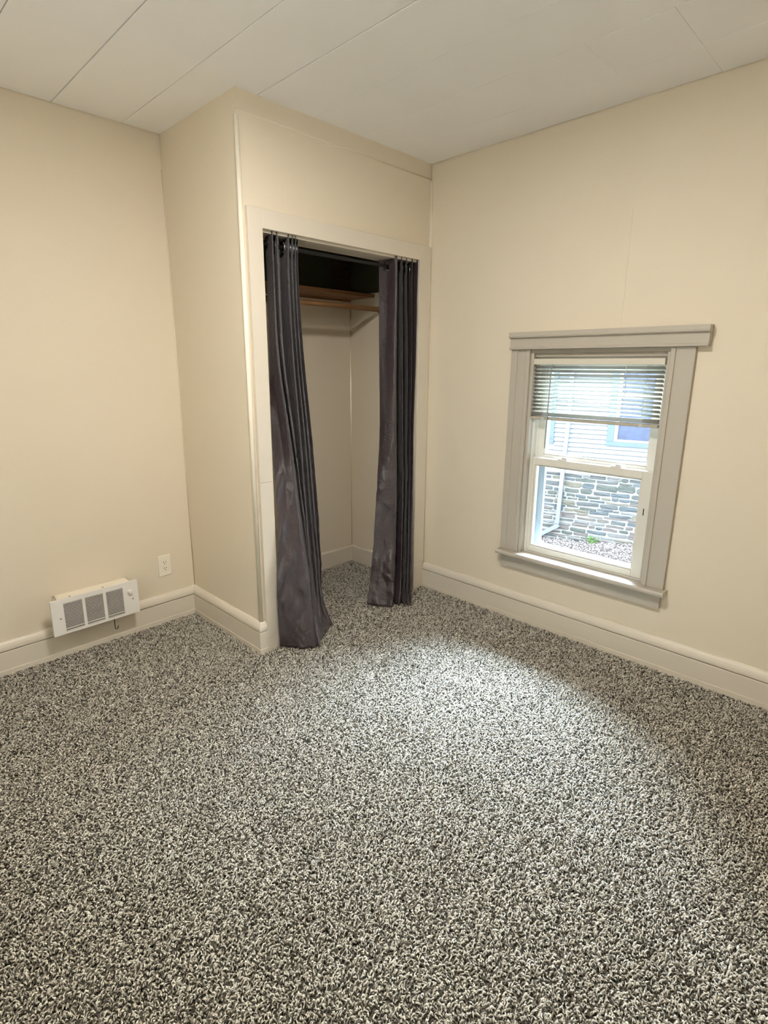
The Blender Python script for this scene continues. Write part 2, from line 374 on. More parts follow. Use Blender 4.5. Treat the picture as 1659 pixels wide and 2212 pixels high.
# vinyl frame
VF = M['vinyl']
wb('frame_jamb', VF, 0.026, 0.118, -1.318, -1.290, 0.372, 1.41); wb('frame_jamb', VF, 0.026, 0.118, -0.690, -0.660, 0.372, 1.41)
wb('track', VF, 0.030, 0.034, -0.694, -0.688, 0.384, 1.39); wb('track', VF, 0.066, 0.070, -0.696, -0.688, 0.384, 1.39); wb('track', VF, 0.066, 0.070, -1.292, -1.286, 0.384, 1.39)
wb('frame_head', VF, 0.030, 0.118, -1.290, -0.690, 1.372, 1.41)
wb('frame_sill', VF, 0.030, 0.112, -1.318, -0.660, 0.360, 0.384)
def sash(name, x0, x1, y0, y1, z0, z1, gy0, gy1, gz0, gz1):
    s = MB()
    for b in ((x0, x1, y0, gy0, z0, z1), (x0, x1, gy1, y1, z0, z1), (x0, x1, gy0, gy1, z0, gz0), (x0, x1, gy0, gy1, gz1, z1)):
        s.box(b[0], b[1], b[2]-WO.y, b[3]-WO.y, b[4]-WO.z, b[5]-WO.z)
    s = s.build(name, VF, win, 0.002)
    xm = (x0+x1)/2
    g = 0.007
    for b in ((gy0-0.001, gy0+g, gz0, gz1), (gy1-g, gy1+0.001, gz0, gz1), (gy0+g, gy1-g, gz0, gz0+g), (gy0+g, gy1-g, gz1-g, gz1)):
        wb('glazing_bead', VF, x0+0.008, xm+0.006, b[0], b[1], b[2], b[3], s, 0.001)
    wb('pane', M['glass'], xm-0.001, xm+0.001, gy0+0.002, gy1-0.002, gz0+0.002, gz1-0.002, s, 0)
    return s
low = sash('lower_sash', 0.032, 0.064, -1.285, -0.694, 0.386, 0.893, -1.240, -0.708, 0.4155, 0.856)
upp = sash('upper_sash', 0.072, 0.104, -1.288, -0.692, 0.872, 1.372, -1.240, -0.728, 0.905, 1.335)
for yc in (-0.852, -1.118):
    k = wb('sash_lock', M['white_enamel'], 0.036, 0.062, yc-0.026, yc+0.026, 0.893, 0.899, low)
    wb('lock_lever', M['white_enamel'], 0.042, 0.056, yc-0.020, yc+0.008, 0.899, 0.907, k)
wb('vent_latch', M['dark'], 0.0305, 0.033, -1.2655, -1.2615, 0.690, 0.722, low, 0)
# storm frame on the outside
SF = M['storm']
wb('storm_frame', SF, 0.118, 0.140, -0.722, -0.672, 0.384, 1.40); wb('storm_frame', SF, 0.118, 0.140, -1.318, -1.262, 0.384, 1.40)
sb = wb('storm_frame', SF, 0.118, 0.140, -1.262, -0.722, 0.384, 0.412)
wb('storm_latch', M['screw'], 0.1165, 0.1185, -0.975, -0.915, 0.402, 0.407, sb, 0)

# added fill-light window, unseen: casing, sash frame, glass and a drawn roller shade
w2 = empty('fill_window', (XL, (W2[0]+W2[1])/2, W2[2]), kind='structure'); cy2 = (W2[0]+W2[1])/2
def w2b(name, m, x0, x1, y0, y1, z0, z1, bev=0.0015): return box(name, m, (x0-XL, x1-XL, y0-cy2, y1-cy2, z0-W2[2], z1-W2[2]), w2, bev)
w2b('casing', T_, XL, XL+0.02, W2[0]-0.09, W2[0], W2[2]-0.02, W2[3]); w2b('casing', T_, XL, XL+0.02, W2[1], W2[1]+0.09, W2[2]-0.02, W2[3])
w2b('head_casing', T_, XL, XL+0.036, W2[0]-0.13, W2[1]+0.13, W2[3], W2[3]+0.08); w2b('stool', T_, XL-0.06, XL+0.06, W2[0]-0.12, W2[1]+0.12, W2[2]-0.022, W2[2])
for a, b in ((W2[0], W2[0]+0.05), (W2[1]-0.05, W2[1])): w2b('sash_stile', VF, XL-0.10, XL-0.06, a, b, W2[2], W2[3])
for a, b in ((W2[2], W2[2]+0.05), (1.30, 1.34), (W2[3]-0.05, W2[3])): w2b('sash_rail', VF, XL-0.10, XL-0.06, W2[0]+0.05, W2[1]-0.05, a, b)
w2b('pane', M['glass'], XL-0.082, XL-0.080, W2[0]+0.05, W2[1]-0.05, W2[2]+0.05, 1.30, 0); w2b('pane', M['glass'], XL-0.082, XL-0.080, W2[0]+0.05, W2[1]-0.05, 1.34, W2[3]-0.05, 0)
w2b('fill_shade', M['fill_shade'], XL-0.0305, XL-0.030, W2[0]+0.01, W2[1]-0.01, W2[2]+0.01, W2[3]-0.04, 0)
rr = MB().tube([(-0.03, W2[0]+0.005-cy2, W2[3]-0.025-W2[2]), (-0.03, W2[1]-0.005-cy2, W2[3]-0.025-W2[2])], 0.018, 16).build('fill_shade_roller', M['blind_rail'], w2)

# ================================================================== BLIND (a thing of its own)
blind = empty('window_blind', (0.012, -0.982, 1.386))
tag(blind, 'white mini blind pulled halfway up inside the window frame', 'blind')
BY0, BY1 = -0.306, 0.306            # local y extents
box('headrail', M['blind_rail'], (-0.016, 0.014, BY0, BY1, -0.028, 0.0), blind, 0.0015)
for yv in (-0.25, 0.255):
    MB().tube([(-0.0165, yv-0.006, -0.028), (-0.0165, yv-0.006, -0.036), (-0.0165, yv+0.006, -0.036), (-0.0165, yv+0.006, -0.028)], 0.0009, 6).build('valance_clip', M['screw'], blind)
sl = MB(); n = 6
for yy in (BY0+0.002, BY1-0.002):
    for k in range(n+1):
        t = k/n - 0.5; sl.v.append((t*0.025, yy, 0.0022*(1-(2*t)**2)))
for k in range(n): sl.f.append((k, k+1, n+2+k, n+1+k))
slat0 = sl.build('slat', M['slat'], blind, smooth=True)
md = slat0.modifiers.new('thick', 'SOLIDIFY'); md.thickness = 0.0004
tilt = math.radians(30)
slat0.location = (0, 0, -0.040); slat0.rotation_euler = (0, tilt, 0)
NS = 12; PITCHZ = 0.0186
for i in range(1, NS):
    s = link_copy(slat0, blind, (random.uniform(-0.0008, 0.0008), 0, -0.040 - PITCHZ*i)); s.rotation_euler = (random.uniform(-0.0012, 0.0012), tilt, 0)
zb = -0.040 - PITCHZ*(NS-1) - 0.0165
for i in range(9):
    s = link_copy(slat0, blind, (random.uniform(-0.001, 0.001), random.uniform(-0.001, 0.001), zb - 0.0021*i)); s.rotation_euler = (0, tilt*0.15, 0)
zr = zb - 0.0021*9 - 0.004
box('bottom_rail', M['bottom_rail'], (-0.012, 0.012, BY0, BY1, zr-0.011, zr+0.003), blind, 0.003)
for yv in (-0.235, 0.235):
    for xo in (-0.0128, 0.0128):
        MB().tube([(xo, yv, -0.028), (xo, yv, zr)], 0.0006, 5).build('ladder_cord', M['slat'], blind)
    box('cord_button', M['slat'], (-0.0135, -0.0118, yv-0.008, yv+0.008, zr-0.010, zr+0.002), blind, 0.001)
MB().tube([(-0.018, 0.200, -0.026), (-0.020, 0.203, -0.10), (-0.022, 0.206, -0.435)], 0.0024, 6).build('tilt_wand', M['wand'], blind)
MB().tube([(-0.018, -0.15, -0.028), (-0.019, -0.152, -0.07), (-0.017, -0.156, -0.14), (-0.0165, -0.153, -0.2)], 0.0009, 5).build('lift_cord', M['slat'], blind)

# ================================================================== CURTAINS
LEVELS = [1.912, 1.75, 1.40, 1.0, 0.65, 0.35, 0.15, 0.004]
def hermite(xs, ys, x):
    n = len(xs)
    for i in range(n-1):
        if x <= xs[i+1] or i == n-2: break
    def slope(k):
        if k == 0: return (ys[1]-ys[0])/(xs[1]-xs[0])
        if k == n-1: return (ys[-1]-ys[-2])/(xs[-1]-xs[-2])
        return (ys[k+1]-ys[k-1])/(xs[k+1]-xs[k-1])
    h = xs[i+1]-xs[i]; t = (x-xs[i])/h
    return ((2*t**3-3*t**2+1)*ys[i] + (t**3-2*t**2+t)*h*slope(i) + (-2*t**3+3*t**2)*ys[i+1] + (t**3-t**2)*h*slope(i+1))
def curtain(name, cols, origin, seed, label):
    root = empty(name, (origin[0], origin[1], 0)); tag(root, label, 'curtain', 'closet curtains')
    SUB, ROWS = 12, 150
    zl = LEVELS[::-1]
    nC = len(cols); verts = []; nu = (nC-1)*SUB + 1
    for r in range(ROWS+1):
        z = LEVELS[-1] + (LEVELS[0]-LEVELS[-1])*(r/ROWS)
        cx = [hermite(zl, [c[k][0] for k in range(len(LEVELS))][::-1], z) for c in cols]
        cy = [hermite(zl, [c[k][1] for k in range(len(LEVELS))][::-1], z) for c in cols]
        low = max(0.0, 1 - z/1.2)
        for u in range(nu):
            i = min(u//SUB, nC-2); t = (u - i*SUB)/SUB
            def cr(a, k):
                p0, p1, p2, p3 = a[max(i-1, 0)], a[i], a[i+1], a[min(i+2, nC-1)]
                tt = 0.35
                m1, m2 = tt*(p2-p0), tt*(p3-p1)
                return (2*t**3-3*t**2+1)*p1 + (t**3-2*t**2+t)*m1 + (-2*t**3+3*t**2)*p2 + (t**3-t**2)*m2
            x, y = cr(cx, 0), cr(cy, 1)
            # creases left by folding, stronger towards the floor
            q1 = noise.noise(Vector((x*7+seed, y*5, z*5.0 + x*9)))
            q2 = noise.noise(Vector((x*15-seed, y*11, z*8.0 - x*14)))
            q3 = noise.noise(Vector((x*30+seed, y*16, z*17.0 + x*22)))
            nz = q1*(0.003 + 0.010*low) + (0.5 - abs(q2)*1.8)*(0.003 + 0.016*low) + (0.5 - abs(q3)*1.8)*(0.001 + 0.007*low)
            top = min(1.0, max(0.0, (1.912-z)/0.1)); nz *= 0.15 + 0.85*top
            zz = z
            if r == 0: zz = z + 0.002
            if r == ROWS: zz = z + 0.006*math.sin(u*1.3)
            verts.append((x - origin[0] + nz*0.6, y - origin[1] - abs(nz)*0.4 + nz*0.6, zz))
    faces = []
    for r in range(ROWS):
        for u in range(nu-1):
            a = r*nu + u; faces.append((a, a+1, a+nu+1, a+nu))
    me = bpy.data.meshes.new('cloth'); me.from_pydata(verts, [], faces); me.update(); me.materials.append(M['fabric'])
    for p in me.polygons: p.use_smooth = True
    o = bpy.data.objects.new('cloth', me); COL.objects.link(o); o.parent = root
    md = o.modifiers.new('thick', 'SOLIDIFY'); md.thickness = 0.0012; md.offset = 0
    # metal eyelets where the cloth crosses the rod
    ring = None
    for i in range(nC-1):
        (xa, ya), (xb, yb) = cols[i][1], cols[i+1][1]
        if (ya-ROD_Y)*(yb-ROD_Y) > 0 or abs(ya-yb) < 0.03: continue
        t = (ROD_Y-ya)/(yb-ya); x = xa + (xb-xa)*t
        if ring is None:
            mb = MB(); N1, N2 = 28, 8
            for a in range(N1):
                for b in range(N2):
                    A, B = 2*math.pi*a/N1, 2*math.pi*b/N2
                    rr = 0.0195 + 0.0036*math.cos(B)
                    mb.v.append((rr*math.cos(A), rr*math.sin(A), 0.0030*math.sin(B)))
            for a in range(N1):
                for b in range(N2):
                    mb.f.append((a*N2+b, ((a+1) % N1)*N2+b, ((a+1) % N1)*N2+(b+1) % N2, a*N2+(b+1) % N2))
            ring = mb.build('eyelet_rim', M['ring'], root, smooth=True); e = ring
            ib = MB()
            for zz in (-0.0022, 0.0022):
                for rr in (0.0088, 0.0185):
                    for a in range(N1): ib.v.append((rr*math.cos(2*math.pi*a/N1), rr*math.sin(2*math.pi*a/N1), zz))
            for a in range(N1):
                b = (a+1) % N1
                ib.f += [(a, b, N1+b, N1+a), (2*N1+a, 3*N1+a, 3*N1+b, 2*N1+b), (a, 2*N1+a, 2*N1+b, b), (N1+a, N1+b, 3*N1+b, 3*N1+a)]
            hole_shade = ib.build('eyelet_hole_shade', M['black_metal'], root); e2 = hole_shade  # black ring stands in for the shadow inside the eyelet hole
        else: e = link_copy(ring, root); e2 = link_copy(hole_shade, root)
        e.location = (x-origin[0], ROD_Y-origin[1], ROD_Z)
        d = Vector((xb-xa, yb-ya, 0)).normalized()
        e.rotation_euler = Vector((d.y, -d.x, 0)).to_track_quat('Z', 'Y').to_euler()
        e2.location = e.location; e2.rotation_euler = e.rotation_euler
    return root
ROD_Y, ROD_Z = 0.045, 1.860
rod = empty('curtain_rod', ((OX0+OX1)/2, ROD_Y, ROD_Z)); tag(rod, 'black metal tension rod across the top of the closet opening', 'curtain rod')
hl = (OX1-OX0)/2 - 0.001
MB().tube([(-hl, 0, 0), (0.05, 0, 0)], 0.0085, 16).build('outer_tube', M['black_metal'], rod, smooth=False)
MB().tube([(0.04, 0, 0), (hl, 0, 0)], 0.0072, 16).build('inner_tube', M['black_metal'], rod)
for s in (-1, 1): MB().tube([(s*(hl-0.014), 0, 0), (s*hl, 0, 0)], 0.013, 16).build('end_cap', M['black_metal'], rod)
CURTAIN_LEFT=[
  [(-1.0336, 0.09), (-1.0323, 0.09), (-1.0448, 0.08), (-1.0819, 0.03), (-1.106, -0.025), (-1.1403, -0.045), (-1.1452, -0.05), (-1.1346, -0.045)],
  [(-1.0493, 0.06), (-1.0456, 0.06), (-1.06, 0.04), (-1.0392, 0.02), (-1.0547, -0.035), (-1.0659, -0.07), (-1.0742, -0.1), (-1.0745, -0.13)],
  [(-1.0631, -0.008), (-1.064, -0.008), (-1.0674, -0.02), (-1.0228, -0.03), (-1.0105, -0.06), (-1.0074, -0.1), (-1.0247, -0.135), (-1.0273, -0.165)],
  [(-0.9894, 0.09), (-0.9898, 0.09), (-0.9879, 0.08), (-0.9471, 0.06), (-0.9527, 0.0), (-0.9472, -0.05), (-0.9841, -0.11), (-1.0039, -0.165)],
  [(-1.0394, -0.008), (-1.0422, -0.008), (-1.0423, -0.02), (-1.0014, -0.03), (-0.9668, -0.04), (-0.9523, -0.06), (-0.9782, -0.11), (-1.0035, -0.186)],
  [(-0.942, 0.1), (-0.952, 0.1), (-0.9515, 0.09), (-0.9122, 0.08), (-0.8962, 0.05), (-0.9101, 0.0), (-0.9406, -0.06), (-0.9623, -0.14)],
  [(-0.9785, -0.008), (-0.9878, -0.008), (-0.982, -0.015), (-0.9582, -0.02), (-0.9317, -0.01), (-0.9242, -0.025), (-0.9316, -0.06), (-0.9449, -0.13)],
  [(-0.9015, 0.085), (-0.9082, 0.085), (-0.902, 0.08), (-0.8798, 0.07), (-0.8724, 0.05), (-0.8696, 0.02), (-0.8886, -0.03), (-0.9043, -0.1)],
  [(-0.956, -0.008), (-0.9651, -0.008), (-0.956, -0.012), (-0.9265, -0.015), (-0.8945, 0), (-0.8746, -0.005), (-0.8762, -0.03), (-0.8728, -0.085)],
  [(-0.8817, 0.08), (-0.8908, 0.08), (-0.8799, 0.08), (-0.8507, 0.07), (-0.8422, 0.05), (-0.8367, 0.03), (-0.845, 0), (-0.8462, -0.065)],
  [(-0.9383, -0.008), (-0.9472, -0.008), (-0.9373, -0.012), (-0.9043, -0.012), (-0.8707, 0), (-0.8489, 0), (-0.8522, -0.02), (-0.8236, -0.05)],
  [(-0.8735, 0.07), (-0.8824, 0.07), (-0.8681, 0.07), (-0.8381, 0.06), (-0.8209, 0.05), (-0.8178, 0.03), (-0.8323, 0.0), (-0.8096, -0.045)],
  [(-0.9195, 0.0), (-0.9256, 0.0), (-0.9063, 0.0), (-0.8608, 0.01), (-0.8313, 0.015), (-0.8177, 0.015), (-0.8195, 0), (-0.7878, -0.035)],
]
CURTAIN_RIGHT=[
  [(-0.3067, 0.1), (-0.3055, 0.1), (-0.3097, 0.09), (-0.3235, 0.07), (-0.368, 0.05), (-0.4133, 0.03), (-0.4493, 0.02), (-0.4777, 0.018)],
  [(-0.2898, 0.055), (-0.2878, 0.055), (-0.2961, 0.05), (-0.3162, 0.03), (-0.3485, 0.01), (-0.3702, -0.01), (-0.3981, -0.035), (-0.4304, -0.06)],
  [(-0.2827, -0.008), (-0.2797, -0.008), (-0.2827, -0.01), (-0.2863, -0.02), (-0.2908, -0.03), (-0.315, -0.05), (-0.3613, -0.085), (-0.4144, -0.122)],
  [(-0.1645, 0.09), (-0.1651, 0.09), (-0.1622, 0.09), (-0.1695, 0.08), (-0.1956, 0.05), (-0.2309, 0.02), (-0.279, -0.02), (-0.3575, -0.08)],
  [(-0.2431, -0.008), (-0.2395, -0.008), (-0.2301, -0.01), (-0.2283, -0.02), (-0.2314, -0.03), (-0.2438, -0.04), (-0.292, -0.08), (-0.3657, -0.135)],
  [(-0.1227, 0.09), (-0.119, 0.09), (-0.116, 0.085), (-0.116, 0.08), (-0.1227, 0.06), (-0.1576, 0.03), (-0.2171, -0.02), (-0.304, -0.09)],
  [(-0.2028, -0.008), (-0.1986, -0.008), (-0.1841, -0.01), (-0.1888, -0.02), (-0.195, -0.03), (-0.2182, -0.05), (-0.2665, -0.09), (-0.3368, -0.145)],
  [(-0.116, 0.07), (-0.116, 0.07), (-0.116, 0.07), (-0.116, 0.06), (-0.116, 0.05), (-0.1307, 0.02), (-0.1906, -0.03), (-0.2782, -0.1)],
  [(-0.1579, -0.008), (-0.1569, -0.008), (-0.1489, -0.01), (-0.1607, -0.02), (-0.1664, -0.03), (-0.2006, -0.06), (-0.249, -0.1), (-0.3255, -0.16)],
  [(-0.116, 0.03), (-0.116, 0.03), (-0.116, 0.03), (-0.116, 0.03), (-0.116, 0.02), (-0.135, -0.01), (-0.1837, -0.05), (-0.2719, -0.12)],
  [(-0.1167, -0.012), (-0.1191, -0.012), (-0.1218, -0.014), (-0.1364, -0.02), (-0.1456, -0.03), (-0.1912, -0.07), (-0.2356, -0.11), (-0.3102, -0.168)],
]

curtain('closet_curtain', CURTAIN_LEFT, (-1.0, -0.05), 3.1, 'dark purple-grey curtain on the left, pulled aside and flaring onto the carpet')
curtain('closet_curtain', CURTAIN_RIGHT, (-0.26, -0.05), 8.7, 'dark purple-grey curtain with one visible eyelet, beside the window wall')

# ================================================================== CLOSET SHELF AND RAIL
SX0 = -W + 0.095
sh = empty('closet_shelf', (-0.55, D, 1.757)); tag(sh, 'narrow brown wooden shelf across the back of the closet', 'shelf')
box('board', M['shelf'], (SX0+0.55, -0.005+0.55, 0.43-D, -0.008, 0.0, 0.019), sh, 0.001)
box('cleat', M['shelf'], (SX0+0.55, -0.0005+0.55-0.01, -0.018, 0.0, -0.012, 0.0), sh, 0.001)
rl = empty('hanging_rail', (-0.55, 0.372, 1.682)); tag(rl, 'brown wooden clothes rail below the closet shelf', 'rail')
MB().tube([(SX0+0.55, 0, 0), (0.55, 0, 0)], 0.0145, 16).build('pole', M['shelf'], rl)
for s, xx in ((1, 0.55), (-1, SX0+0.55)): MB().tube([(xx-s*0.012, 0, 0), (xx, 0, 0)], 0.026, 18).build('socket', M['shelf'], rl)

# ================================================================== WALL HEATER
PX0, PX1, PZ0, PZ1, PY = -1.960, -1.569, 0.142, 0.3115, D-0.110
ht = empty('wall_heater', (PX0, D, PZ0)); tag(ht, 'white electric wall heater with sooty louvres, mounted over the baseboard', 'heater')
def hb(name, m, x0, x1, y0, y1, z0, z1, parent=None, bev=0.0):
    return box(name, m, (x0-PX0, x1-PX0, y0-D, y1-D, z0-PZ0, z1-PZ0), parent or ht, bev)
mb = MB()                              # sheet-metal box, open front
bx0, bx1, bz0, bz1 = -1.922, -1.588, 0.160, 0.299
for b in ((bx0, bx1, PY+0.012, D-0.002, bz1-0.002, bz1), (bx0, bx1, PY+0.012, D-0.002, bz0, bz0+0.002),
          (bx0, bx0+0.002, PY+0.012, D-0.002, bz0, bz1), (bx1-0.002, bx1, PY+0.012, D-0.002, bz0, bz1)):
    mb.box(b[0]-PX0, b[1]-PX0, b[2]-D, b[3]-D, b[4]-PZ0, b[5]-PZ0)
mb.build('housing', M['plate'], ht)
hb('element', M['heater_inside'], bx0+0.003, bx1-0.003, PY+0.020, PY+0.024, 0.147, bz1-0.003)
hb('fan_hub', M['dark'], -1.815, -1.745, PY+0.012, PY+0.020, 0.195, 0.255, None, 0.003)
for xx in (-1.865, -1.715): MB().tube([(xx-PX0, D-0.06-D, bz1-PZ0-0.0005), (xx-PX0, D-0.06-D, bz1-PZ0+0.0015)], 0.005, 10).build('rivet', M['screw'], ht)
GR = [(-1.909, -1.828), (-1.8155, -1.7345), (-1.7205, -1.6415)]; GZ0, GZ1 = 0.153, 0.291
mb = MB()
def pb(x0, x1, z0, z1, y0=PY, y1=PY+0.0015): mb.box(x0-PX0, x1-PX0, y0-D, y1-D, z0-PZ0, z1-PZ0)
pb(PX0, PX1, GZ1, PZ1); pb(PX0, PX1, PZ0, GZ0)
xsb = [PX0, GR[0][0], GR[0][1], GR[1][0], GR[1][1], GR[2][0], GR[2][1], PX1]
for a in range(0, 8, 2): pb(xsb[a], xsb[a+1], GZ0, GZ1)
pb(PX0-0.0010, PX0+0.0005, PZ0, PZ1, PY+0.0004, PY+0.016); pb(PX1-0.0005, PX1+0.0010, PZ0, PZ1, PY+0.0004, PY+0.016)   # folded rims
pb(PX0, PX1, PZ1-0.0005, PZ1+0.0010, PY+0.0004, PY+0.012); pb(PX0, PX1, PZ0-0.0010, PZ0+0.0005, PY+0.0004, PY+0.016)
cover = mb.build('cover_plate', M['white_enamel'], ht)
sl0 = None
for gi, (ga, gb) in enumerate(GR):
    for k in range(20):
        zc = GZ0 + (k+0.5)*(GZ1-GZ0)/20
        if sl0 is None:
            sm = MB(); L = (gb-ga)/2+0.0005
            for x_ in (-L, L):
                sm.v += [(x_, 0.0, -0.0013), (x_, 0.0, 0.0013), (x_, 0.0016, 0.0013), (x_, 0.0016, -0.0013)]
            sm.f += [(0,1,5,4), (1,2,6,5), (2,3,7,6), (3,0,4,7), (0,3,2,1), (4,5,6,7)]
            sl0 = sm.build('louvre', M['white_enamel'], ht); s = sl0
        else: s = link_copy(sl0, ht)
        s.location = ((ga+gb)/2-PX0, PY+0.0002-D, zc-PZ0)
kn = MB().tube([(0, 0, 0), (0, -0.012, 0), (0, -0.014, 0)], [0.0105, 0.0098, 0.007], 20).build('thermostat_knob', M['white_enamel'], ht)
kn.location = (-1.608-PX0, PY-D, 0.262-PZ0)
for (xx, zz) in ((-1.5965, 0.220), (-1.926, 0.222)):
    s = MB().tube([(0, 0.0005, 0), (0, -0.0022, 0)], 0.0036, 12).build('screw', M['screw'], ht); s.location = (xx-PX0, PY-D, zz-PZ0)
hk = [(-1.689-PX0, PY+0.02-D, 0.150-PZ0), (-1.6895-PX0, PY+0.02-D, 0.093-PZ0)]
for a in range(0, 8):
    t = math.pi*(1 - a/7*1.05); hk.append((-1.6895+0.0072-PX0 + 0.0072*math.cos(t), PY+0.02-D, 0.086-0.0075*math.sin(t)-PZ0))
hk.append((hk[-1][0]+0.0005, hk[-1][1], hk[-1][2]+0.006))
MB().tube(hk, 0.0021, 8).build('pull_hook', M['dark'], ht, smooth=True)

# ================================================================== OUTLET
ol = empty('wall_outlet', (-1.374, D, 0.3088)); tag(ol, 'cream double power outlet on the wall near the closet corner', 'outlet')
pl = box('plate', M['plate'], (-0.0348, 0.0348, -0.0055, 0, -0.0573, 0.0573), ol, 0.0022)
rc = box('receptacle', M['plate'], (-0.0168, 0.0168, -0.0066, -0.0052, -0.0335, 0.0335), ol, 0.0006)
for zc in (0.0165, -0.0165):
    for xo, hh in ((-0.0063, 0.0042), (0.0063, 0.0034)):
        box('slot', M['dark'], (xo-0.0012, xo+0.0012, -0.0069, -0.0060, zc+0.003-hh, zc+0.003+hh), rc)
    MB().tube([(0.0, -0.0060, zc-0.0075), (0.0, -0.0069, zc-0.0075)], 0.0026, 10).build('ground_hole', M['dark'], rc)
for zc in (0.0483, -0.0483): MB().tube([(0, -0.0050, zc), (0, -0.0062, zc)], 0.0030, 12).build('screw', M['plate'], ol)

# ================================================================== OUTSIDE: the neighbouring house
NBZ = -1.90
ang = math.atan2(-1.65, 0.39)
nb = empty('neighbor_house', (7.0, 2.83, NBZ), ang)          # local x runs along its wall, -y faces our window
tag(nb, 'white clapboard house on a rubble stone foundation, seen through the window', 'house')
def nbb(name, m, u0, u1, y0, y1, z0, z1, parent=None, bev=0.0):
    return box(name, m, (u0, u1, y0, y1, z0-NBZ, z1-NBZ), parent or nb, bev)
SID = -0.585
nbb('foundation_core', M['mortar'], -4.5, 6.0, 0.012, 0.40, -2.6, SID)
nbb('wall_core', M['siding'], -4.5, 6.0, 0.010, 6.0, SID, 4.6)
nbb('drip_board', M['white_sash'], -4.5, 6.0, -0.035, 0.012, SID, SID+0.075)
# windows: (u0,u1,z0,z1) of the outer trim
WINS = [(1.03, 2.02, -0.025, 1.72), (-0.86, 0.125, -0.05, 1.70)]
LAP = 0.0825
r = 0; z = SID + 0.070
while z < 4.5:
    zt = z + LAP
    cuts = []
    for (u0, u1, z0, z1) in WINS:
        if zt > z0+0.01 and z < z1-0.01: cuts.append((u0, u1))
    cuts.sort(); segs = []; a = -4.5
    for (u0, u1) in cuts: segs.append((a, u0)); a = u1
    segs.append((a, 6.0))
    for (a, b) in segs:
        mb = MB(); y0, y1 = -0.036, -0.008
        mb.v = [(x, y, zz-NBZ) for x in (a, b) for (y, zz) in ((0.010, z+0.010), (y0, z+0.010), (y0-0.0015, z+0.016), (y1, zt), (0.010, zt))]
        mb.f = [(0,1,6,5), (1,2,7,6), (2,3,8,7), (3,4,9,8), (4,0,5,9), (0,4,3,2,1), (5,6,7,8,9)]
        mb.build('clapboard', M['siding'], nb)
    z = zt
for (u0, u1, z0, z1) in WINS:
    t = 0.112
    wf = empty('house_window', (u0, 0, z0-NBZ)); wf.parent = nb
    def q(name, m, a, b, y0, y1, c, d): return box(name, m, (a-u0, b-u0, y0, y1, c-z0, d-z0), wf, 0.003)
    q('trim_board', M['blue_trim'], u0, u0+t, -0.045, 0.01, z0+0.075, z1); q('trim_board', M['blue_trim'], u1-t, u1, -0.045, 0.01, z0+0.075, z1)
    q('trim_board', M['blue_trim'], u0-0.004, u1+0.004, -0.060, 0.01, z0, z0+0.075); q('trim_board', M['blue_trim'], u0, u1, -0.045, 0.01, z1, z1+0.11)
    w = 0.062; zm = (z0+z1)/2
    q('sash_stile', M['white_sash'], u0+t, u0+t+w, -0.03, 0.01, z0+0.075, z1); q('sash_stile', M['white_sash'], u1-t-w, u1-t, -0.03, 0.01, z0+0.075, z1)
    q('sash_rail', M['white_sash'], u0+t+w, u1-t-w, -0.03, 0.01, z0+0.075, z0+0.115); q('sash_rail', M['white_sash'], u0+t+w, u1-t-w, -0.03, 0.01, zm-0.03, zm+0.03)
    q('sash_rail', M['white_sash'], u0+t+w, u1-t-w, -0.03, 0.01, z1-0.04, z1)
    q('pane', M['far_glass'], u0+t+w, u1-t-w, -0.008, 0.006, z0+0.115, zm-0.03); q('pane', M['far_glass'], u0+t+w, u1-t-w, -0.008, 0.006, zm+0.03, z1-0.04)
# roof
mb = MB(); mb.v = [(u, y, zz) for u in (-4.8, 6.3) for (y, zz) in ((-0.45, 4.5-NBZ), (3.0, 6.2-NBZ), (6.5, 4.5-NBZ), (3.0, 6.05-NBZ))]
mb.f = [(0,1,5,4), (1,2,6,5), (2,3,7,6), (3,0,4,7), (0,3,2,1), (4,5,6,7)]
mb.build('roof', M['asphalt'], nb)
# downspout with its kicked-out foot
def strap(name, pts, w, d):
    mb = MB()
    for k, (u, y, z) in enumerate(pts):
        mb.v += [(u-w/2, y-d, z-NBZ), (u+w/2, y-d, z-NBZ), (u+w/2, y, z-NBZ), (u-w/2, y, z-NBZ)]
    for k in range(len(pts)-1):
        b = 4*k
        for i in range(4):
            j = (i+1) % 4; mb.f.append((b+i, b+j, b+4+j, b+4+i))
    e = 4*(len(pts)-1); mb.f += [(3,2,1,0), (e, e+1, e+2, e+3)]
    return mb.build(name, M['gutter'], nb, 0.006)
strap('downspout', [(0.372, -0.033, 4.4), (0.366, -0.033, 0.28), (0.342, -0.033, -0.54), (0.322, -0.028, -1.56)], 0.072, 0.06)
mb = MB(); mb.box(-0.5, 0.0, -0.075, 0.0, -0.036, 0.036)
ft = mb.build('downspout_foot', M['gutter'], nb, 0.006); ft.location = (0.352, -0.030, -1.585-NBZ); ft.rotation_euler = (0, -math.radians(36), 0)
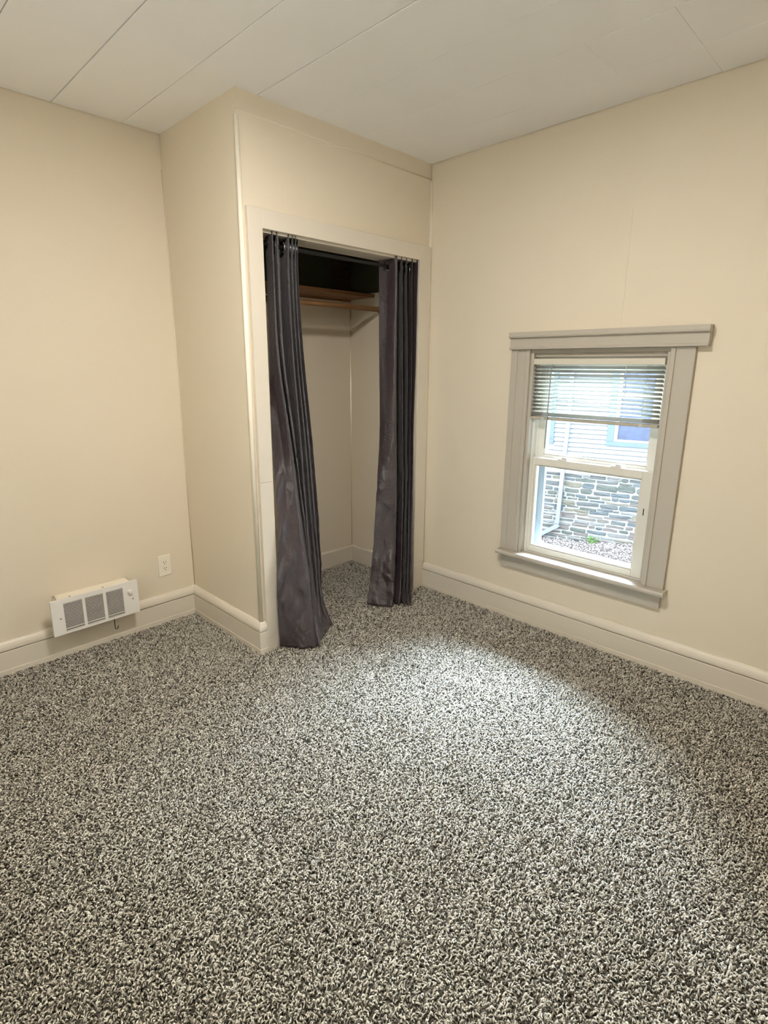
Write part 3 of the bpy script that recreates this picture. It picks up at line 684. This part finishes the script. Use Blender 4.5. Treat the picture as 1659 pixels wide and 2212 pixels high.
# rubble stones
sr = random.Random(21)
zrow = SID - 0.006; rowi = 0
def stone_mesh(w, h, dep, seed):
    """one rough block: chamfered front, uneven outline"""
    s = random.Random(seed); c = min(w, h)*s.uniform(0.14, 0.26)
    j = lambda a: s.uniform(-a, a)
    back = [(0, 0), (w, 0), (w, h), (0, h)]
    v = []
    o = []
    for (x, zz) in ((c, 0), (w*0.5, j(0.008)), (w-c, 0), (w, c), (w, h-c), (w-c, h), (w*0.5, h+j(0.008)), (c, h), (0, h-c), (0, c)):
        o.append((x+j(0.007), zz+j(0.005)))
    n = len(o)
    for (x, zz) in o: v.append((x, 0.03, zz))
    for (x, zz) in o: v.append((x, -dep*0.45, zz))
    cx, cz = w/2, h/2
    for (x, zz) in o: v.append((cx+(x-cx)*0.88+j(0.003), -dep+j(0.006), cz+(zz-cz)*0.78))
    v.append((cx+j(0.02), -dep-0.004+j(0.006), cz))
    f = []
    for k in range(n):
        l = (k+1) % n
        f.append((k, l, n+l, n+k)); f.append((n+k, n+l, 2*n+l, 2*n+k)); f.append((2*n+k, 2*n+l, 3*n))
    return v, f
cnt = 0
while zrow > -2.0:
    upper = (SID - zrow)/1.3
    h = sr.choice([0.055, 0.065, 0.08, 0.10, 0.125]) if upper < 0.5 else sr.choice([0.045, 0.055, 0.06, 0.075, 0.09])
    u = -1.25 + sr.uniform(-0.2, 0)
    while u < 2.75:
        w = sr.uniform(0.12, 0.40) if h < 0.09 else sr.uniform(0.18, 0.42)
        gapx, gapz = sr.uniform(0.014, 0.034), sr.uniform(0.012, 0.028)
        hh = h*sr.uniform(0.82, 1.05)
        v, f = stone_mesh(w-gapx, hh-gapz, sr.uniform(0.004, 0.020), sr.random())
        mb = MB(); mb.v = v; mb.f = f
        warm = upper > 0.55
        wts = [3, 3, 3, 1, 1, 1] if not warm else [2, 1, 1, 2, 5, 3]
        s = mb.build('stone', sr.choices(STONE, wts)[0], nb)
        s.location = (u, 0.008, zrow - h - NBZ + sr.uniform(-0.006, 0.006)); s.rotation_euler = (0, sr.uniform(-0.035, 0.035), 0)
        u += w; cnt += 1
    zrow -= h

# ground between the houses, rising slightly towards the right
def ground_z(u, y): return -1.905 + 0.088*u + 0.02*noise.noise(Vector((u*2.1, y*2.1, 0)))
mb = MB(); us = [-30, -12, -6] + [-3 + 0.15*k for k in range(61)] + [9, 14, 30]; yl = [-7.0, -6.6, -6, -5, -4, -3, -2.5] + [-2.2+0.1*k for k in range(25)] + [1, 6, 30]
for u in us:
    for y in yl:
        uu = max(-3, min(6, u)); mb.v.append((u, y, ground_z(uu, max(-7, min(0.3, y))) - NBZ))
ny = len(yl)
for a in range(len(us)-1):
    for b in range(ny-1): mb.f.append((a*ny+b, (a+1)*ny+b, (a+1)*ny+b+1, a*ny+b+1))
gr = mb.build('ground', M['soil'], None, smooth=True, kind='structure'); gr.location = (7.0, 2.83, NBZ); gr.rotation_euler = (0, 0, ang)
# loose gravel nobody could count
ico = [(0,0,1),(1,0,0),(0,1,0),(-1,0,0),(0,-1,0),(0,0,-1)]; icf = [(0,1,2),(0,2,3),(0,3,4),(0,4,1),(5,2,1),(5,3,2),(5,4,3),(5,1,4)]
V = []; F = []
for k in range(9000):
    u = sr.uniform(-1.6, 3.0); y = -abs(sr.gauss(0, 1.0)) - 0.02
    if y < -2.6: continue
    s = sr.uniform(0.006, 0.020); z0 = ground_z(u, y) - NBZ + s*0.2; a = sr.uniform(0, 6.28); b = len(V)
    for (x, yy, zz) in ico:
        sx, sy, sz = s*sr.uniform(0.7, 1.3), s*sr.uniform(0.7, 1.2), s*0.6
        V.append((u + x*sx*math.cos(a) - yy*sy*math.sin(a), y + x*sx*math.sin(a) + yy*sy*math.cos(a), z0 + zz*sz))
    F += [tuple(b+i for i in t) for t in icf]
mb = MB(); mb.v = V; mb.f = F
gv = mb.build('gravel', paint('gravel_stone', (0.15, 0.125, 0.118), 0.95, 0.5, 22, 0, col2=(0.38, 0.34, 0.33)), None)
gv.parent = gr; gv['kind'] = 'stuff'
# a weed at the foot of the wall
rot = Matrix.Rotation(ang, 4, 'Z'); wp = Matrix.Translation((7.0, 2.83, 0)) @ rot @ Vector((0.955, -0.10, 0))
weed = empty('weed', (wp.x, wp.y, ground_z(0.955, -0.1))); tag(weed, 'small bright green weed growing in the gravel at the stone wall', 'plant')
for k in range(26):
    a = sr.uniform(0, 6.28); rr = sr.uniform(0.015, 0.11); hh = sr.uniform(0.02, 0.12)*(1.1-rr*4); L = sr.uniform(0.025, 0.045)
    c = Vector((rr*math.cos(a), rr*math.sin(a), max(0.015, hh))); d = Vector((math.cos(a), math.sin(a), sr.uniform(-0.3, 0.5))).normalized(); s = d.cross(Vector((0,0,1))).normalized()
    mb = MB(); nrm = s.cross(d)
    P = [c - d*L, c - d*L*0.3 + s*L*0.55, c + d*L*0.5 + s*L*0.4, c + d*L, c + d*L*0.5 - s*L*0.4, c - d*L*0.3 - s*L*0.55]
    mb.v = [tuple(p) for p in P] + [tuple(c - nrm*0.006)]
    mb.f = [(i, (i+1) % 6, 6) for i in range(6)]
    mb.build('leaf', M['leaf'], weed)
mb = MB()
for k in range(6):
    a = k*1.05; mb.tube([(0, 0, -0.01), (0.04*math.cos(a), 0.04*math.sin(a), 0.05)], 0.003, 5)
mb.build('stems', M['leaf'], weed)

# ================================================================== CARPET PILE
def carpet():
    def cells(pitch):
        gx = np.arange(XL+0.025, -0.024, pitch); gy = np.arange(YB+0.025, D-0.012, pitch)
        X, Y = np.meshgrid(gx, gy); X = X.ravel(); Y = Y.ravel()
        return X + rng.uniform(-0.5, 0.5, X.size)*pitch, Y + rng.uniform(-0.5, 0.5, Y.size)*pitch
    Xf, Yf = cells(0.0056); Xc, Yc = cells(0.0115)          # sparser where the floor lies behind the photographer
    front = lambda x, y: (x-CAM_POS.x)*0.7065 + (y-CAM_POS.y)*0.7077
    kf = front(Xf, Yf) > 0.55; kc = front(Xc, Yc) <= 0.55
    X = np.concatenate([Xf[kf], Xc[kc]]); Y = np.concatenate([Yf[kf], Yc[kc]])
    solid = ((X > -W-0.027) & (X < OX0-0.002) & (Y > -0.027) & (Y < 0.118)) | ((X > -W-0.027) & (X < -W+0.108) & (Y > -0.027)) \
        | ((X > OX1) & (Y > -0.022) & (Y < 0.118)) | (X > -0.026) | ((Y > D-0.018))
    keep = ~solid; X = X[keep]; Y = Y[keep]; n = X.size
    # the pile lies this way and that in broad patches
    fld = lambda ph: sum(np.sin(X*k[0] + Y*k[1] + k[2] + ph) for k in ((7.1, 3.3, 0.4), (-4.2, 8.7, 1.9), (12.5, -9.1, 4.0), (3.1, -2.2, 2.7), (19.0, 14.0, 0.8)))/5
    lay = fld(0.0); a = 2.6*fld(1.3) + 2.2*fld(2.9) + rng.normal(0, 2.0, n); lean = np.clip(rng.uniform(0.65, 1.25, n) + 0.40*lay, 0.2, 1.5); big = np.where(front(X, Y) > 0.55, 1.0, 1.7)
    L = rng.uniform(0.0140, 0.0185, n); rad = rng.uniform(0.0017, 0.0026, n)*big
    dx, dy = np.cos(a), np.sin(a); sxn, syn = -dy, dx
    h1 = L*0.55*np.cos(lean*0.5); o1 = L*0.55*np.sin(lean*0.5)
    h2 = h1 + L*0.45*np.cos(lean*1.5)*0.8; o2 = o1 + L*0.45*np.sin(lean*1.5)
    twist = rng.uniform(0, 2*np.pi, n)
    V = np.empty((n, 7, 3))
    for k in range(3):
        t = twist + k*2*np.pi/3
        V[:, k, 0] = X + rad*0.9*np.cos(t); V[:, k, 1] = Y + rad*0.9*np.sin(t); V[:, k, 2] = FLOOR_Z
        t2 = t + 0.9
        cs, sn = np.cos(t2), np.sin(t2)
        # ring tilted with the bend of the yarn
        ux, uz = np.cos(lean), -np.sin(lean)
        V[:, 3+k, 0] = X + dx*o1 + rad*(cs*dx*ux + sn*sxn); V[:, 3+k, 1] = Y + dy*o1 + rad*(cs*dy*ux + sn*syn)
        V[:, 3+k, 2] = FLOOR_Z + h1 + rad*cs*uz
    V[:, 6, 0] = X + dx*o2; V[:, 6, 1] = Y + dy*o2; V[:, 6, 2] = FLOOR_Z + h2
    tri = np.array([(0,1,4),(0,4,3),(1,2,5),(1,5,4),(2,0,3),(2,3,5),(3,4,6),(4,5,6),(5,3,6)])
    F = (np.arange(n)[:, None, None]*7 + tri[None]).reshape(-1, 3)
    me = bpy.data.meshes.new('carpet')
    me.vertices.add(n*7); me.vertices.foreach_set('co', V.reshape(-1).astype(np.float32))
    nf = F.shape[0]
    me.loops.add(nf*3); me.loops.foreach_set('vertex_index', F.reshape(-1).astype(np.int32))
    me.polygons.add(nf); me.polygons.foreach_set('loop_start', np.arange(0, nf*3, 3, dtype=np.int32))
    me.polygons.foreach_set('use_smooth', np.ones(nf, dtype=bool))
    me.update(calc_edges=True)
    # heathered yarn: light, mid and dark strands spun together
    pick = rng.choice(4, n, p=[0.34, 0.36, 0.20, 0.10])
    pal = np.array([YARN_LIGHT, YARN_MID, YARN_DARK, YARN_DEEP])
    c = pal[pick]*rng.uniform(0.82, 1.18, (n, 1))
    col = np.ones((n, 7, 4)); col[:, :, :3] = c[:, None, :]
    at = me.color_attributes.new('yarn', 'FLOAT_COLOR', 'POINT')
    at.data.foreach_set('color', col.reshape(-1).astype(np.float32))
    me.materials.append(M['yarn'])
    o = bpy.data.objects.new('carpet', me); COL.objects.link(o)
    tag(o, 'grey-beige flecked twist pile carpet covering the whole floor', 'carpet', kind='stuff')
    return n
YARN_LIGHT, YARN_MID, YARN_DARK, YARN_DEEP = (0.80, 0.76, 0.68), (0.55, 0.51, 0.445), (0.26, 0.235, 0.195), (0.08, 0.068, 0.052)
carpet()
